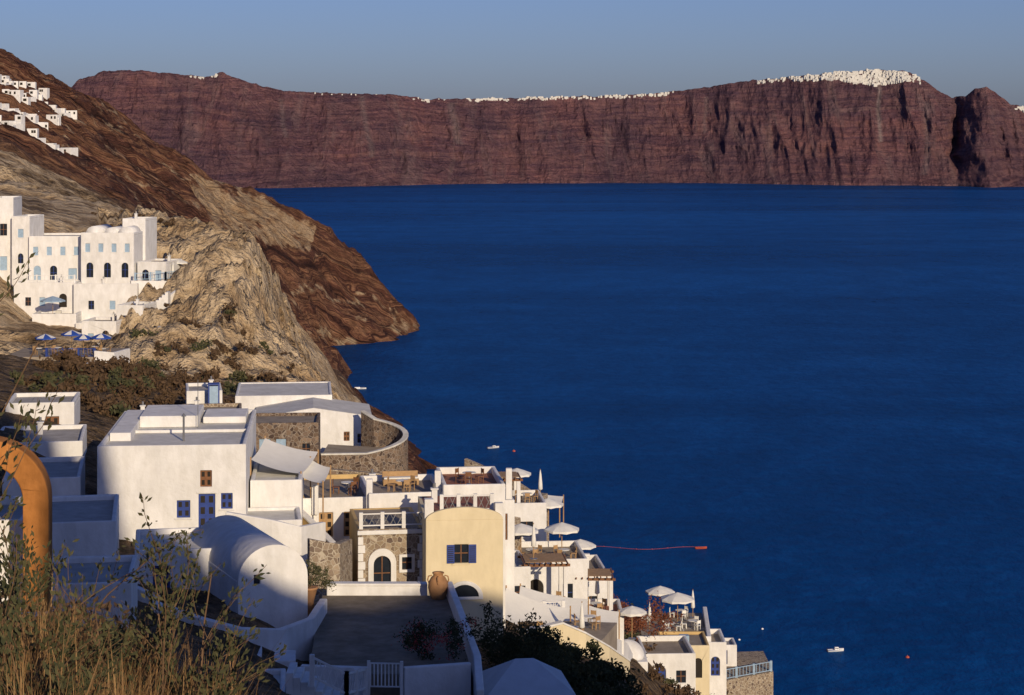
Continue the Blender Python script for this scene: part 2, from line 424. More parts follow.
def terr_mat():
    m,nt,b=new_mat('volcanic_hillside')
    g=N(nt,'ShaderNodeNewGeometry'); pos=g.outputs['Position']
    at=N(nt,'ShaderNodeAttribute',attribute_name='tan').outputs['Fac']; ar=N(nt,'ShaderNodeAttribute',attribute_name='red').outputs['Fac']
    sp=N(nt,'ShaderNodeSeparateXYZ'); nt.links.new(pos,sp.inputs[0])
    big=noise_node(nt,pos,.02,3,.6); mid=noise_node(nt,pos,.12,6,.65); fine=noise_node(nt,pos,.9,5,.65)
    scrub=ramp(nt,fine,[(.3,(.035,.027,.016)),(.45,(.1,.068,.038)),(.6,(.2,.14,.085)),(.75,(.08,.055,.03))])
    tanc=ramp(nt,mid,[(.3,(.26,.165,.09)),(.45,(.45,.325,.19)),(.6,(.62,.49,.32)),(.75,(.36,.24,.14))])
    tanc=mixc(nt,.5,tanc,ramp(nt,fine,[(.35,(.3,.26,.22)),(.52,(1,1,1))]),'MULTIPLY')
    c=math_n(nt,'ADD',sp.outputs[2],math_n(nt,'MULTIPLY',sp.outputs[0],.5))
    c=math_n(nt,'ADD',c,math_n(nt,'MULTIPLY',big,30))
    cv=N(nt,'ShaderNodeCombineXYZ'); nt.links.new(c,cv.inputs[2]); nt.links.new(math_n(nt,'MULTIPLY',sp.outputs[1],.03),cv.inputs[1])
    st=noise_node(nt,cv.outputs[0],.13,5,.75)
    redc=ramp(nt,st,[(.34,(.04,.02,.017)),(.43,(.125,.056,.037)),(.49,(.26,.14,.08)),(.53,(.11,.05,.036)),(.6,(.065,.031,.024)),(.66,(.33,.21,.13)),(.74,(.13,.06,.042))])
    redc=mixc(nt,.7,redc,ramp(nt,mid,[(.35,(.4,.36,.34)),(.65,(1.25,1.2,1.15))]),'MULTIPLY')
    fm=ramp(nt,math_n(nt,'ADD',at,math_n(nt,'MULTIPLY',math_n(nt,'SUBTRACT',mid,.5),1.2)),[(.3,(0,0,0)),(.52,(1,1,1))])
    base=mixc(nt,ar,scrub,redc)
    tanf=mixc(nt,math_n(nt,'MULTIPLY',ar,.45),tanc,(.2,.11,.06))
    col=mixc(nt,fm,base,tanf)
    nt.links.new(col,b.inputs['Base Color']); b.inputs['Roughness'].default_value=.95; b.inputs['Specular IOR Level'].default_value=.1
    h=math_n(nt,'ADD',math_n(nt,'MULTIPLY',mid,8.),math_n(nt,'MULTIPLY',fine,1.1)); h=math_n(nt,'ADD',h,math_n(nt,'MULTIPLY',math_n(nt,'MULTIPLY',st,ar),16))
    bump(nt,b,h,.9,.75)
    return m
TERR=terr_mat()
build_terrain()
EL=math.radians(17); SH=Vector((.375,-.927,0)).normalized()
TOSUN=Vector((SH.x*math.cos(EL),SH.y*math.cos(EL),math.sin(EL)))
PS=Vector((.927,.375,0))
def shade_ridge():  # unseen hill added behind the camera to cast shade on the near slope
    CS=[-220,-120,-60,-15,-6,-3,3,5,8,10.8,12.5,16,20,22,23.5,25,28,32,41,46,50,62,80,120,200]; CH=[60,140,157,155,153.5,153,153.5,156,160,161.5,177,188,186,178,169,165,163,161.8,163.3,161.5,159.6,155,143,110,-15]  # crest heights shaped to set where that shade ends
    offs=[-150,-110,-80,-50,-25,-10,-3,0,3,10,25,50,80,120,170]
    vs=[];fs=[];M=len(offs)
    ss=np.concatenate([np.linspace(-220,-10,40,endpoint=False),np.linspace(-10,70,100,endpoint=False),np.linspace(70,230,40)])
    for s in ss:
        h=float(np.interp(s,CS,CH))+.5*noise.fractal(Vector((s/5,0,0)),.8,2,4)
        for o in offs:
            p=PS*float(s)+SH*(20+o); z=h-abs(o)*1.5-(2.0*noise.noise(Vector((s/15,o/15,5))) if abs(o)>5 else 0)
            vs.append((p.x,p.y,max(z,-15)))
    for j in range(len(ss)-1):
        for i in range(M-1): a=j*M+i; fs.append((a,a+1,a+M+1,a+M))
    b=Buf(); b.add(vs,fs); link(bpy.data.objects.new('castle_headland',b.mesh('castle_headland',TERR)))
shade_ridge()
# ------------------------------------------------------------------ sea
def sea():
    m,nt,b=new_mat('sea_water')
    pos=N(nt,'ShaderNodeNewGeometry').outputs['Position']
    band=noise_node(nt,pos,.0022,5,.6,(.3,1.,1),.8)
    fine=noise_node(nt,pos,.04,5,.65,(.6,.35,1))
    rip=noise_node(nt,pos,.28,4,.65,(.5,.4,1))
    k=math_n(nt,'ADD',math_n(nt,'MULTIPLY',band,.5),math_n(nt,'MULTIPLY',fine,.28)); k=math_n(nt,'ADD',k,math_n(nt,'MULTIPLY',rip,.22))
    col=ramp(nt,k,[(.38,(.0,.020,.085)),(.5,(.0,.040,.160)),(.6,(.002,.066,.245))])
    d=N(nt,'ShaderNodeBsdfDiffuse'); nt.links.new(col,d.inputs['Color'])
    gl=N(nt,'ShaderNodeBsdfGlossy'); gl.inputs['Roughness'].default_value=.25; gl.inputs['Color'].default_value=(.45,.75,1,1)
    w1=noise_node(nt,pos,.12,5,.6,(1,.6,1)); w2=noise_node(nt,pos,.9,3,.6)
    h=math_n(nt,'ADD',math_n(nt,'MULTIPLY',w1,2.2),math_n(nt,'MULTIPLY',w2,.4))
    bp=N(nt,'ShaderNodeBump'); bp.inputs['Strength'].default_value=1; bp.inputs['Distance'].default_value=1
    nt.links.new(h,bp.inputs['Height']); nt.links.new(bp.outputs[0],gl.inputs['Normal']); nt.links.new(bp.outputs[0],d.inputs['Normal'])
    mx=N(nt,'ShaderNodeMixShader')
    lw=N(nt,'ShaderNodeLayerWeight'); mr=N(nt,'ShaderNodeMapRange'); nt.links.new(lw.outputs['Facing'],mr.inputs[0])
    for i,v in ((1,.7),(2,1.),(3,.06),(4,.2)): mr.inputs[i].default_value=v
    nt.links.new(mr.outputs[0],mx.inputs[0])
    nt.links.new(d.outputs[0],mx.inputs[1]); nt.links.new(gl.outputs[0],mx.inputs[2])
    nt.links.new(mx.outputs[0],nt.nodes['Material Output'].inputs['Surface'])
    bf=Buf(); L=40000; bf.add([(-L,-L,0),(L,-L,0),(L,L,0),(-L,L,0)],[(0,1,2,3)])
    link(bpy.data.objects.new('sea',bf.mesh('sea',m,recalc=False)))
sea()
# ------------------------------------------------------------------ far caldera wall
TX=[-3500,-2200,-1386,-1339,-1277,-1184,-1029,-952,-899,-843,-781,-704,-564,-347,-285,-130,25,273,459,583,707,862,986,1110,1218,1259,1290,1327,1364,1407,1435,1469,1507,1544,1587,2000,3500]
TZ=[200,260,285,323,348,355,342,333,345,326,307,289,282,276,263,263,267,273,282,298,317,333,345,355,352,336,314,285,267,273,295,301,276,251,235,220,200]
WX=[-3500,-1000,-685,-250,0,600,1000,1270,1400,1600,3500]; WY=[5000,5600,5680,6050,6200,6250,6000,5920,5850,5780,5400]
def gauss(x,c,w): return math.exp(-((x-c)/w)**2)
def farpt(xr,t):
    y0=float(np.interp(xr,WX,WY)); D=500
    f=min(t,1.)
    g=float(np.interp(f,[0,.12,.3,.36,.5,.55,.72,.8,.95,1],[0,.2,.42,.45,.63,.66,.82,.88,.97,1.0]))
    g=g*.75+.25*f
    zt=float(np.interp(xr,TX,TZ))
    yt=y0+D
    z=(150+(zt-150)*yt/6300)*f
    gl=noise.fractal(Vector((xr/420,f*.6,1.7)),.9,2.1,5)
    rg=noise.turbulence(Vector((xr/110+f*.4,f*.9,4.4)),5,True,amplitude_scale=.6)
    wgt=(.25+.75*math.sin(math.pi*min(1,f*.85+.08)))*(1 if t<=1 else 0)
    y=y0+D*g+(gl*85+(rg-.8)*75)*wgt
    w_=26*noise.noise(Vector((f*4,2,7)))+14*noise.noise(Vector((f*11,5,7)))
    y-=120*gauss(xr+w_,1475,55)*(1-.6*f)
    y+=95*gauss(xr+w_,1378,16)*math.sin(math.pi*min(1,f*.9+.05))
    z+=noise.fractal(Vector((xr/40,f*3,8)),.8,2,4)*(4 if f>.03 else 1)*(1 if t<.999 else 1.5)
    if t>1: y=yt+(t-1)*3000; z-= (t-1)*160
    return Vector((xr*y/6200,y,z if t>0 else -12))
def far():
    m,nt,b=new_mat('caldera_cliff')
    pos=N(nt,'ShaderNodeNewGeometry').outputs['Position']
    sp=N(nt,'ShaderNodeSeparateXYZ'); nt.links.new(pos,sp.inputs[0])
    big=noise_node(nt,pos,.0018,3,.5)
    z=math_n(nt,'ADD',sp.outputs[2],math_n(nt,'MULTIPLY',big,110))
    cv=N(nt,'ShaderNodeCombineXYZ'); nt.links.new(z,cv.inputs[2]); nt.links.new(math_n(nt,'MULTIPLY',sp.outputs[0],.03),cv.inputs[0])
    st=noise_node(nt,cv.outputs[0],.045,6,.75)
    col=ramp(nt,st,[(.32,(.12,.06,.062)),(.42,(.2,.095,.082)),(.48,(.28,.145,.115)),(.53,(.185,.085,.076)),(.6,(.135,.065,.066)),(.66,(.31,.18,.14)),(.75,(.19,.088,.078))])
    pt_=noise_node(nt,pos,.005,5,.65,(1,.5,1.2)); col=mixc(nt,.8,col,ramp(nt,pt_,[(.36,(.55,.55,.66)),(.5,(1,.97,.97)),(.66,(1.3,1.12,1.02))]),'MULTIPLY')
    sk=noise_node(nt,pos,.018,6,.7,(1,.12,.2),.5)
    col=mixc(nt,ramp(nt,sk,[(.53,(0,0,0)),(.72,(.7,.7,.7))]),col,(.33,.22,.18))
    n3=noise_node(nt,pos,.03,7,.7); col=mixc(nt,.75,col,ramp(nt,n3,[(.35,(.48,.44,.5)),(.65,(1.2,1.15,1.15))]),'MULTIPLY')
    sc=N(nt,'ShaderNodeAttribute',attribute_name='scar').outputs['Fac']
    col=mixc(nt,sc,col,(.4,.31,.26))
    col=mixc(nt,.2,col,(.17,.155,.26))  # distance haze painted into the cliff's base colour
    nt.links.new(col,b.inputs['Base Color']); b.inputs['Roughness'].default_value=1; b.inputs['Specular IOR Level'].default_value=0
    h=math_n(nt,'ADD',math_n(nt,'MULTIPLY',n3,36),math_n(nt,'MULTIPLY',st,24)); h=math_n(nt,'ADD',h,math_n(nt,'MULTIPLY',sk,50)); bump(nt,b,h,1,1)
    xs=np.concatenate([np.linspace(-3500,-1500,60,endpoint=False),np.linspace(-1500,1750,1000,endpoint=False),np.linspace(1750,3500,60)])
    ts=list(np.linspace(0,1,76))+[1.01,1.05,1.15,1.4]
    vs=[];fs=[];M=len(ts); scar=[]
    for x in xs:
        for t in ts:
            vs.append(farpt(float(x),float(t))); s=0
            wob=12*noise.noise(Vector((t*4,x/900,0)))
            for c,wd,a0,a1,k in ((1138,6,.35,.92,.8),(-445,9,.3,.98,.35),(-170,12,.45,.95,.4),(1285,10,.1,.8,.35),(600,6,.5,.9,.3),(-700,8,.5,.9,.3)):
                if a0<t<a1: s=max(s,k*gauss(x+wob+(t-.5)*30*(1 if c<0 else 0),c,wd))
            scar.append(s)
    for j in range(len(xs)-1):
        o=j*M; fs+=[(o+i,o+M+i,o+M+i+1,o+i+1) for i in range(M-1)]
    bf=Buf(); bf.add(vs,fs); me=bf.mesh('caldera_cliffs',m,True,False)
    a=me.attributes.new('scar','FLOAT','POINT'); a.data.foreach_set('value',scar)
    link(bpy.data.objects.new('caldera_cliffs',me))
    A=Asm('clifftop_town'); wb=A.p('houses',W2)
    def hs(xr,t,s):
        p=farpt(xr,t); w=U(6,15)*s; h=U(1.5,4.5)*s; d=5
        r=U(-.4,.4)
        wb.box(p.x-w/2,p.x+w/2,p.y-d,p.y+d,p.z-6,p.z+h,rot=r)
        if R()<.3: wb.lathe(p.x,p.y,[(3.*s,p.z+h),(2.6*s,p.z+h+1.5*s),(1.4*s,p.z+h+2.4*s),(.2,p.z+h+2.8*s)],8)
    for _ in range(380):
        xr=random.triangular(840,1285,1150); q=max(0,1-abs(xr-1130)/160)
        hs(xr,U(.95-.085*q,1.0),U(.6,1.3))
    for _ in range(30): hs(U(760,900),U(.97,1.0),U(.5,.9))
    for _ in range(150):
        c=random.choice([-270,-90,-60,40,80,130,240,330,400,450]); hs(c+random.gauss(0,30),U(.975,1.0),U(.4,.95))
    for _ in range(10): hs(U(-1000,-910),U(.985,1.0),U(.5,.8))
    for _ in range(7): hs(U(-640,-420),U(.98,1.0),U(.3,.5))
    for _ in range(14): hs(U(1560,1640),U(.94,1.),U(.7,1.1))
    A.finish()
far()
# ------------------------------------------------------------------ hillside village on the dark ridge
A=Asm('hillside_village'); wb=A.p('houses',W,.1); dk=A.p('windows',DARK)
for _ in range(150):
    y=U(900,1190); u=U(-40,76) if R()<.5 else U(-40,45)
    x=(u-512)/2000*y; z=ground(x,y)
    w=U(3.5,7.);h=U(2.4,4.2);d=U(4,6); r=U(-.5,.3)
    wb.box(x-w/2,x+w/2,y-d/2,y+d/2,z-4,z+h,rot=r)
    ca,sa=math.cos(r),math.sin(r)
    for k in range(2):
        lx=U(-w*.35,w*.35); 
        cx=x+lx*ca+(d/2+.02)*sa; cy=y+lx*sa-(d/2+.02)*ca
        dk.box(cx-.5,cx+.5,cy-.03,cy+.03,z+h-2.2,z+h-.8,rot=r)
A.finish()
# ------------------------------------------------------------------ hotel complex (about 285 m away)
def g(n,w,z0,ww,hh,k='g',sh='r',x0=None):
    return [((i+.5)*w/n,z0,ww,hh,k,sh) for i in range(n)]
house('white_hotel_building',-76.5,288,126,4.6,9,14.6,6,ops=[(3.2,9.5,1,1.7,'g','r'),(3.2,4.5,1,2,'w','r')])
house('white_hotel_building',-71.8,287,127,2.6,7,11.,-4,ops=[(1.3,8.3,.8,1.2,'w','r'),(1.3,4.6,.8,1.4,'g','a')])
house('white_hotel_building',-69.1,286,128.8,7.7,9,6.4,3,ops=g(4,7.7,4,.7,1.2,'w')+[(1.2,.4,1,2.1,'w','a'),(3.5,.4,1,2.1,'g','a'),(6.2,.6,1.2,1.5,'w','r')])
def hx(A):
    b=A.p('barrel_vault',W,0,True)
    for cx,r in ((1.7,1.1),(4.2,.9),(6.3,1.)):
        pts=[(cx+r*math.cos(math.pi*i/12),6.85+r*.9*math.sin(math.pi*i/12)) for i in range(13)]
        vs=[(a,yy,c) for yy in(.4,7) for a,c in pts]; n=13
        b.add(vs,[(i,i+1,n+i+1,n+i) for i in range(n-1)]+[tuple(range(n))[::-1],tuple(range(n,2*n))])
house('white_hotel_building',-61.2,284,129.2,7.6,9,6.6,-4,ops=g(4,7.6,4.2,.7,1.2,'w')+g(3,7.6,.6,1.0,2.1,'g','a'),extra=hx,chim=False)
house('white_hotel_building',-56.3,289,131,3.4,6,6.6,-6,ops=[(1.1,4.2,.7,1.1,'w','r'),(2.5,4.2,.6,.9,'g','r')])
house('white_hotel_terrace_house',-53.2,284,128.6,4.2,7,3.1,-10,ops=[(1.2,.3,1,2,'g','a'),(3.1,.3,.9,1.9,'w','r')],roof=PAVE)
house('white_terrace_block',-70,281,125,8.5,5,3.9,0,roof=PAVE,par=.4,ops=[(2,1,.8,1.2,'g','r'),(4,1,.8,1.2,'w','r'),(6.9,.8,1.1,1.9,'d','a')],wall=W)
house('white_terrace_block',-61.4,280,124.6,9,6,4.1,-2,roof=PAVE,par=.5,ops=[(2.5,1,.8,1.2,'g','r'),(5.5,1,.8,1.2,'w','r')],wall=W)
house('white_terrace_block',-66,275,121.3,6,6,3.6,3,roof=PAVE,par=.5,ops=[(2.,.5,1,1.9,'g','a'),(4.3,1,.8,1.1,'w','r')],wall=W)
house('white_terrace_block',-59.9,274.5,120.6,7,6,3.2,-2,roof=ROOFW,par=.4,ops=[(1.6,.6,.8,1.1,'w','r'),(5.,.5,.9,1.7,'g','a')],wall=W)
house('white_terrace_block',-60,267.5,119.6,5,5,3.3,-4,roof=PAVE,par=.5,ops=[(1.5,.9,.8,1.2,'g','r'),(3.5,.6,.9,1.8,'w','a')],wall=W2)
house('white_terrace_block',-56.6,263,121.2,4.6,6,3.9,-5,roof=PAVE,par=.45,ops=[(1.2,1.5,.8,1.2,'w','r'),(3.2,1.3,.9,1.8,'g','a')],wall=W)
house('white_terrace_block',-52.6,266,123.2,3.6,6,3.8,-8,roof=ROOFW,par=.4,ops=[(1.1,1.7,.7,1.1,'g','r'),(2.6,1.5,.8,1.5,'w','r')],wall=W)
house('white_terrace_block',-56,258,119.8,6.4,5,2.9,-6,roof=PAVE,par=.45,ops=[(1.4,1.1,.8,1.1,'w','r'),(3.4,.9,.8,1.6,'b','r'),(5.2,1.1,.7,1.,'g','r')],wall=W)
balustrade('terrace_railing',[(-69.5,281.3,129.4),(-61.5,281.3,129.4)],.9,W,.5,2.5)
balustrade('terrace_railing',[(-53,281.3,129.6),(-49,283,129.6),(-46.5,287,129.8)],1,LBLUE,.5,2.5)
wall_line('white_terrace_wall',[(-53.5,280.5,129.6),(-49,282.5,129.4),(-46.3,287,129.4)],2,.5,W,down=1.5)
slabobj('hotel_terrace',[(-53,282),(-49,283),(-46.5,287),(-47,292),(-53,292)],129.35,.5,PAVE)
closed_umbrella(-48.4,285.5,129.3); closed_umbrella(-50.6,286,129.3); umbrella(-47.9,289,129.3,1.1,2.3)
umbrella(-63.6,277,124.9,1.7,2.2,LBLUE); 
for p in ((-50,285),(-52,286),(-47.8,288)): table(p[0],p[1],129.36)
A=Asm('white_stairs'); b=A.p('steps',W)
for i in range(18): b.box(-54.5+i*.42,-54.5+(i+1)*.42-.003,273,275,117,122.4+i*.36)
for i in range(12): b.box(-49.2+i*.3,-49.2+(i+1)*.3-.003,258,259.8,117,122.2+i*.27)
A.finish()
wall_line('white_retaining_wall',[(-68,268,121.3),(-60,264,121),(-57,257,121),(-49.5,256,121.4),(-46.5,260,123)],2,.5,W)
wall_line('white_retaining_wall',[(-52,272,126),(-48.5,274,127),(-46.5,279,128.6)],2,.5,W)
# blue-parasol restaurant terrace
slabobj('parasol_terrace',[(-60,236),(-47,236),(-46,246),(-60,246)],123.8,3.5,PAVE)
for i,(x,y) in enumerate([(-56,240),(-53.4,242.5),(-51.3,239.5),(-49,238.6)]): umbrella(x,y,123.8,1.25,1.9+.2*(i%2),CANVB,CANV,'blue_striped_parasol')
for p in ((-56.5,238.6),(-54.4,239.5),(-52.4,238.3),(-50.2,240.8),(-48.8,238.2)): table(p[0],p[1],123.82)
balustrade('blue_terrace_railing',[(-55,236.3,123.8),(-49.3,236.3,123.8)],1,BLUE,.35,2)
wall_line('white_terrace_wall',[(-49.2,235.6,124.6),(-47,235.6,124.4),(-46,240,124.4)],3,.4,W)
house('small_white_house',-49.5,232,120.6,2.6,3.4,2.5,5,ops=[(1.,.6,.7,1,'g','r')],wall=W)
wall_line('stone_retaining_wall',[(-62,235,122.8),(-55,235.4,122.6),(-50,235.2,122.6)],3,.5,STONEL)
# ------------------------------------------------------------------ village: left shaded houses
house('white_house',-37.5,148,126.8,5.,6,3,8,ops=[(3.4,.2,1,2.1,'n','r'),(1.5,.9,.8,1,'g','r')])
house('white_house',-34.8,134,125.2,5.9,8,3.8,10,ops=[(1.6,.8,.8,1.1,'g','r'),(4.2,.2,1.2,2.2,'d','r')])
house('white_house',-30.6,120,125.2,4.6,8,3.8,10,ops=[(1.6,.8,.8,1.1,'g','r'),(3.4,.2,1,2,'d','a')],wall=W)
house('white_house',-26.5,104,125.2,5.8,8,4.2,10,ops=[(1.8,1.8,.8,1.1,'g','r'),(3.9,.4,1,2,'b','r')])
house('white_house',-21.8,90,125.4,4.6,6,4.0,8,ops=[(1.8,1.4,.8,1.1,'g','r'),(3.4,.6,.8,1.8,'w','r')])
wall_line('white_retaining_wall',[(-22,101,128.6),(-19.5,99.8,127.8),(-17.5,99,127.2)],3,.4,W)
# ochre arch
A=Asm('ochre_arch_wall',-20.7,70,133.2,6); b=A.p('arch',OCH,.06)
out=[(0,0),(0,6.1)]+[(2.2+2.2*math.sin(t*math.pi/2/10),3.9+2.2*math.cos(t*math.pi/2/10)) for t in range(0,11)]+[(4.4,0),(3.5,0)]
out+= [(2.2+1.3*math.sin(t*math.pi/2/10),3.9+1.3*math.cos(t*math.pi/2/10)) for t in range(10,-11,-1)]+[(.9,0)]
b.slab(out,[],0,1.1); A.finish()
house('white_house',-23.3,73,132.3,5.4,5,3.2,6,ops=[(3.6,.5,1,2,'w','r')])
# ------------------------------------------------------------------ main white house with blue door
def h1x(A):
    b=A.p('rooftop_volume',W,.05)
    b.box(.3,1.6,4,14.5,4.8,5.35); b.box(1.61,5.4,9.5,15.,4.86,5.6); b.box(5.6,8.4,11,15,4.86,5.3)
    A.p('flue',METAL).tube((4.9,3.5,4.8),(4.9,3.5,6.4),.07); A.p('flue_cap',METAL).lathe(4.9,3.5,[(.16,6.4),(.02,6.6)],8)
    A.p('aerial',METAL).tube((5.4,9,4.8),(5.4,9,8.0),.025)
    c=A.p('roof_kerb',W,.03); c.box(.26,8.6,7,7.25,4.86,5.05)
    l=A.p('lintels',W,.02); l.box(5.95,7.15,-.06,-.003,2.2,2.32)
house('white_house_with_blue_door',-25,120.5,126.1,8.9,15.5,4.8,5,ops=[(5.15,.75,.8,1.05,'s','r'),(6.55,.12,1.0,2.05,'b','r'),(7.75,1.25,.7,.95,'s','r'),(6.5,2.6,.7,1,'n','r')],roof=ROOFW,extra=h1x,par=.35,chim=False)
house('white_annex',-16.3,124.5,125.2,3.2,8,3.0,5,ops=[],roof=ROOFW,par=.3,chim=False)
house('white_annex',-16.9,119.8,124.7,4.3,4.4,1.9,8,ops=[],roof=ROOFW,par=.25,chim=False)
wall_line('white_yard_wall',[(-17,119,127.6),(-14.2,118.6,127.2),(-12.6,118.6,126.8),(-11.4,121,126.6)],2,.35,W)
def sail(name,pts,sag=.4,mat=CANV,n=10,poles=True):
    A=Asm(name); b=A.p('cloth',mat,0,True); a,c,d,e=[Vector(p) for p in pts]; vs=[]
    for i in range(n+1):
        for j in range(n+1):
            s,t=i/n,j/n; p=(a*(1-s)+c*s)*(1-t)+(e*(1-s)+d*s)*t
            p.z-=sag*4*(s*(1-s)+t*(1-t))*.6; vs.append(p)
    b.add(vs,[(i*(n+1)+j,(i+1)*(n+1)+j,(i+1)*(n+1)+j+1,i*(n+1)+j+1) for i in range(n) for j in range(n)])
    if poles:
        for p in (a,c,d,e): A.p('poles',TANW).tube(p-Vector((0,0,2.6)),p+Vector((0,0,.15)),.05)
    return A.finish()
sail('shade_sail',[(-16.6,127,129.4),(-13.4,127,128.5),(-12.8,132,129.1),(-16.3,132,130.0)],.3)
sail('shade_sail',[(-13.6,128,128.2),(-12.0,127,127.9),(-11.8,130,128.4),(-13.2,131,128.8)],.2)
# ------------------------------------------------------------------ upper long white house and neighbours
house('small_white_house',-29.3,180,123.2,3.2,6,3.4,10,ops=[(1,.9,.8,1,'g','r'),(2.3,.2,.9,2,'b','r')])
A=Asm('blue_framed_glass_lantern',-27.2,179,126.2,10); b=A.p('frame',BLUE); 
for x in (0,.9):
    for y in(0,.9): b.box(x,x+.12,y,y+.12,-2,1.4)
b.box(0,1.02,0,1.02,1.4,1.52); A.p('panes',LBLUE).box(.13,.89,.05,.95,-2,1.3); A.finish()
house('long_white_house',-25.2,182,122.,8.8,10,4.1,6,ops=[(2,1,.8,1,'g','r')],roof=ROOFW,par=.15,chim=False)
house('long_white_house',-22.5,175,121.6,10.2,8,3.6,6,ops=[(8.0,1.5,.5,.8,'n','r'),(9.2,1.3,.5,.8,'g','r')],roof=ROOFW,gable=.8)
house('pale_stone_house',-28.2,170,123,5.2,6,3.,8,wall=STONEL,roof=PAVE,ops=[(1.5,.8,.7,1,'n','r'),(3.8,.8,.7,1,'g','r')])
house('white_house',-31.5,164,123.4,4.2,6,2.9,8,ops=[(1.5,.8,.7,1,'g','r'),(3.4,.2,.9,2,'n','r')])
house('stone_house',-21.2,161,123.2,5.6,6,3.3,4,wall=STONE,roof=PAVE,par=.3,ops=[(1.3,.4,.9,1.9,'w','r'),(2.6,1,.8,1.3,'w','r'),(4.6,1,.6,.9,'g','r')])
house('small_white_house',-24.5,150,123.6,4.2,6,2.7,6,ops=[(1.4,.8,.7,1,'g','r'),(3,.2,.9,2,'n','r')],roof=ROOFW)
def arc(cx,cy,r,a0,a1,z0,z1,n=16): return [(cx+r*math.cos(math.radians(a0+(a1-a0)*i/n)),cy+r*math.sin(math.radians(a0+(a1-a0)*i/n)),z0+(z1-z0)*i/n) for i in range(n+1)]
wall_line('curved_stone_wall',[(-15.8,165,123.6)]+arc(-12.4,169.4,3.4,-85,80,123.5,125.4)+[(-13,174,125.9)],2.5,.4,STONE,cope=W2,down=3)
slabobj('curved_terrace_floor',[(p[0],p[1]) for p in arc(-12.4,169.4,3.1,-85,80,0,0)]+[(-16,174),(-16,166)],123.1,3,PAVE)
wall_line('stone_retaining_wall',[(-19,153,125.0),(-15,152,124.6),(-10,153.5,123.9),(-6.5,157,122.9),(-4,161,121.8)],3,.6,STONE,cope=STONEL,down=5)
wall_line('stone_retaining_wall',[(-17,147,124),(-12,146,123.6),(-7,149,123),(-3,153,121.5),(.5,158,119.8)],3,.5,STONEL,down=5)
wall_line('stone_retaining_wall',[(-4,172,122.2),(0,170,120.8),(3,168,119.2)],3,.5,STONEL,down=6)
slabobj('stone_terrace',[(-6.5,161),(-1,157.5),(3,168),(-4,172)],119.9,4,STONEL)
# ------------------------------------------------------------------ cream house with stone facade
def c1x(A):
    fr=A.p('arch_surround',W,.02)
    o=arc_poly(1.45,-.2,1.7,2.65); i=arc_poly(1.45,-.19,1.05,2.2)
    fr.slab(o,[i],-.1,-.003)
    q=A.p('quoins',W,.02)
    for k in range(7):
        q.box(-.02,.3+.12*(k%2),-.08,-.003,-.3+k*.5,-.3+k*.5+.47); q.box(3.72-.12*(k%2),4.02,-.08,-.003,-.3+k*.5,-.3+k*.5+.47)
    q.box(-.05,4.05,-.12,-.003,3.3,3.55)
    w=A.p('window_surround',W,.02); w.slab(rect(2.95,.95,.95,1.1),[rect(2.95,1.12,.6,.76)],-.1,-.003)
house('stone_fronted_house',-9.3,121,122.5,4.0,7,3.5,9,wall=YEL,facade=STONEL,roof=PAVE,par=.1,ops=[(1.45,-.15,1.05,2.1,'g','a'),(2.95,1.12,.6,.76,'g','r')],extra=c1x)
balustrade('lattice_balustrade',[(-9.15,121.3,126.2),(-5.3,121.9,126.2)],.85,W,.4,1.3,lattice=True,lm=METAL)
def c2x(A):
    s=A.p('open_shutters',BLUE,.01)
    for x0 in (1.25,2.55):
        s.box(x0,x0+.45,-.06,-.004,2.75,3.85)
    sl=A.p('shutter_slats',DARK)
    for x0 in (1.25,2.55):
        for k in range(8): sl.box(x0+.06,x0+.39,-.068,-.061,2.85+k*.12,2.89+k*.12)
    fr=A.p('lunette_surround',W,.02)
    pts=[(2.3+1.1*math.cos(math.pi*i/14),.75+.95*math.sin(math.pi*i/14)) for i in range(15)]
    hp=[(2.3+.85*math.cos(math.pi*i/14),.76+.72*math.sin(math.pi*i/14)) for i in range(15)]
    fr.slab(pts+[(1.2,.6),(3.4,.6)],[hp],-.1,-.003)
    A.p('lunette_glass',GLASS).slab(hp,[],-.02,-.004)
    # shallow curved head above the parapet
    cap=[(4.6,5.3)]+[(2.3+2.3*math.cos(math.pi*i/20),5.3+.75*math.sin(math.pi*i/20)) for i in range(21)]+[(0,5.3)]
    A.p('curved_parapet',CREAM,.04).slab(cap[1:-1],[],0.001,.3)
    p=A.p('parapet_blocks',W,.04); p.box(-.05,.5,.31,.9,5.3,6.5); p.box(4.15,4.65,.31,.8,5.3,6.2)
house('cream_house_with_blue_shutters',-5.1,118.2,121.9,4.6,8,5.3,6,wall=CREAM,roof=REDT,par=0.002,ops=[(2.1,2.75,.85,1.1,'g','r')],extra=c2x)
balustrade('lattice_balustrade',[(-4.2,119.6,127.5),(-1.2,119.9,127.5)],.95,W,.4,1.1,lattice=True,lm=METAL)
house('yellow_terrace_house',-13.6,129,122.3,4.6,9,3.9,9,wall=YEL,roof=PAVE,par=.35,facade=W,ops=[(1.6,1.7,.9,1.6,'t','r'),(3.2,1.7,.9,1.6,'t','r')])
wall_line('yellow_garden_wall',[(-13.8,128.8,125.9),(-11.6,124.8,124.9),(-10,121.6,124.2)],3,.35,YEL,cope=W)
house('white_terrace_house',-9.2,128.5,122.7,5.0,7,3.8,9,roof=PAVE,par=.45,ops=[(1.2,1.2,.8,1.8,'n','r'),(3.6,1.4,.9,1.3,'g','r')],chim=False)
house('white_terrace_house',-4.4,128,122.4,4.0,7,4.7,6,roof=REDT,par=.5,ops=[(1.2,2,.8,1.8,'n','r'),(3,2.4,.8,1,'g','r')],chim=False)
house('small_white_house',-3,137,120.6,3.2,5,4.0,6,roof=ROOFW,ops=[(1,2,.7,1,'g','r'),(2.3,1.6,.8,1.8,'n','r')])
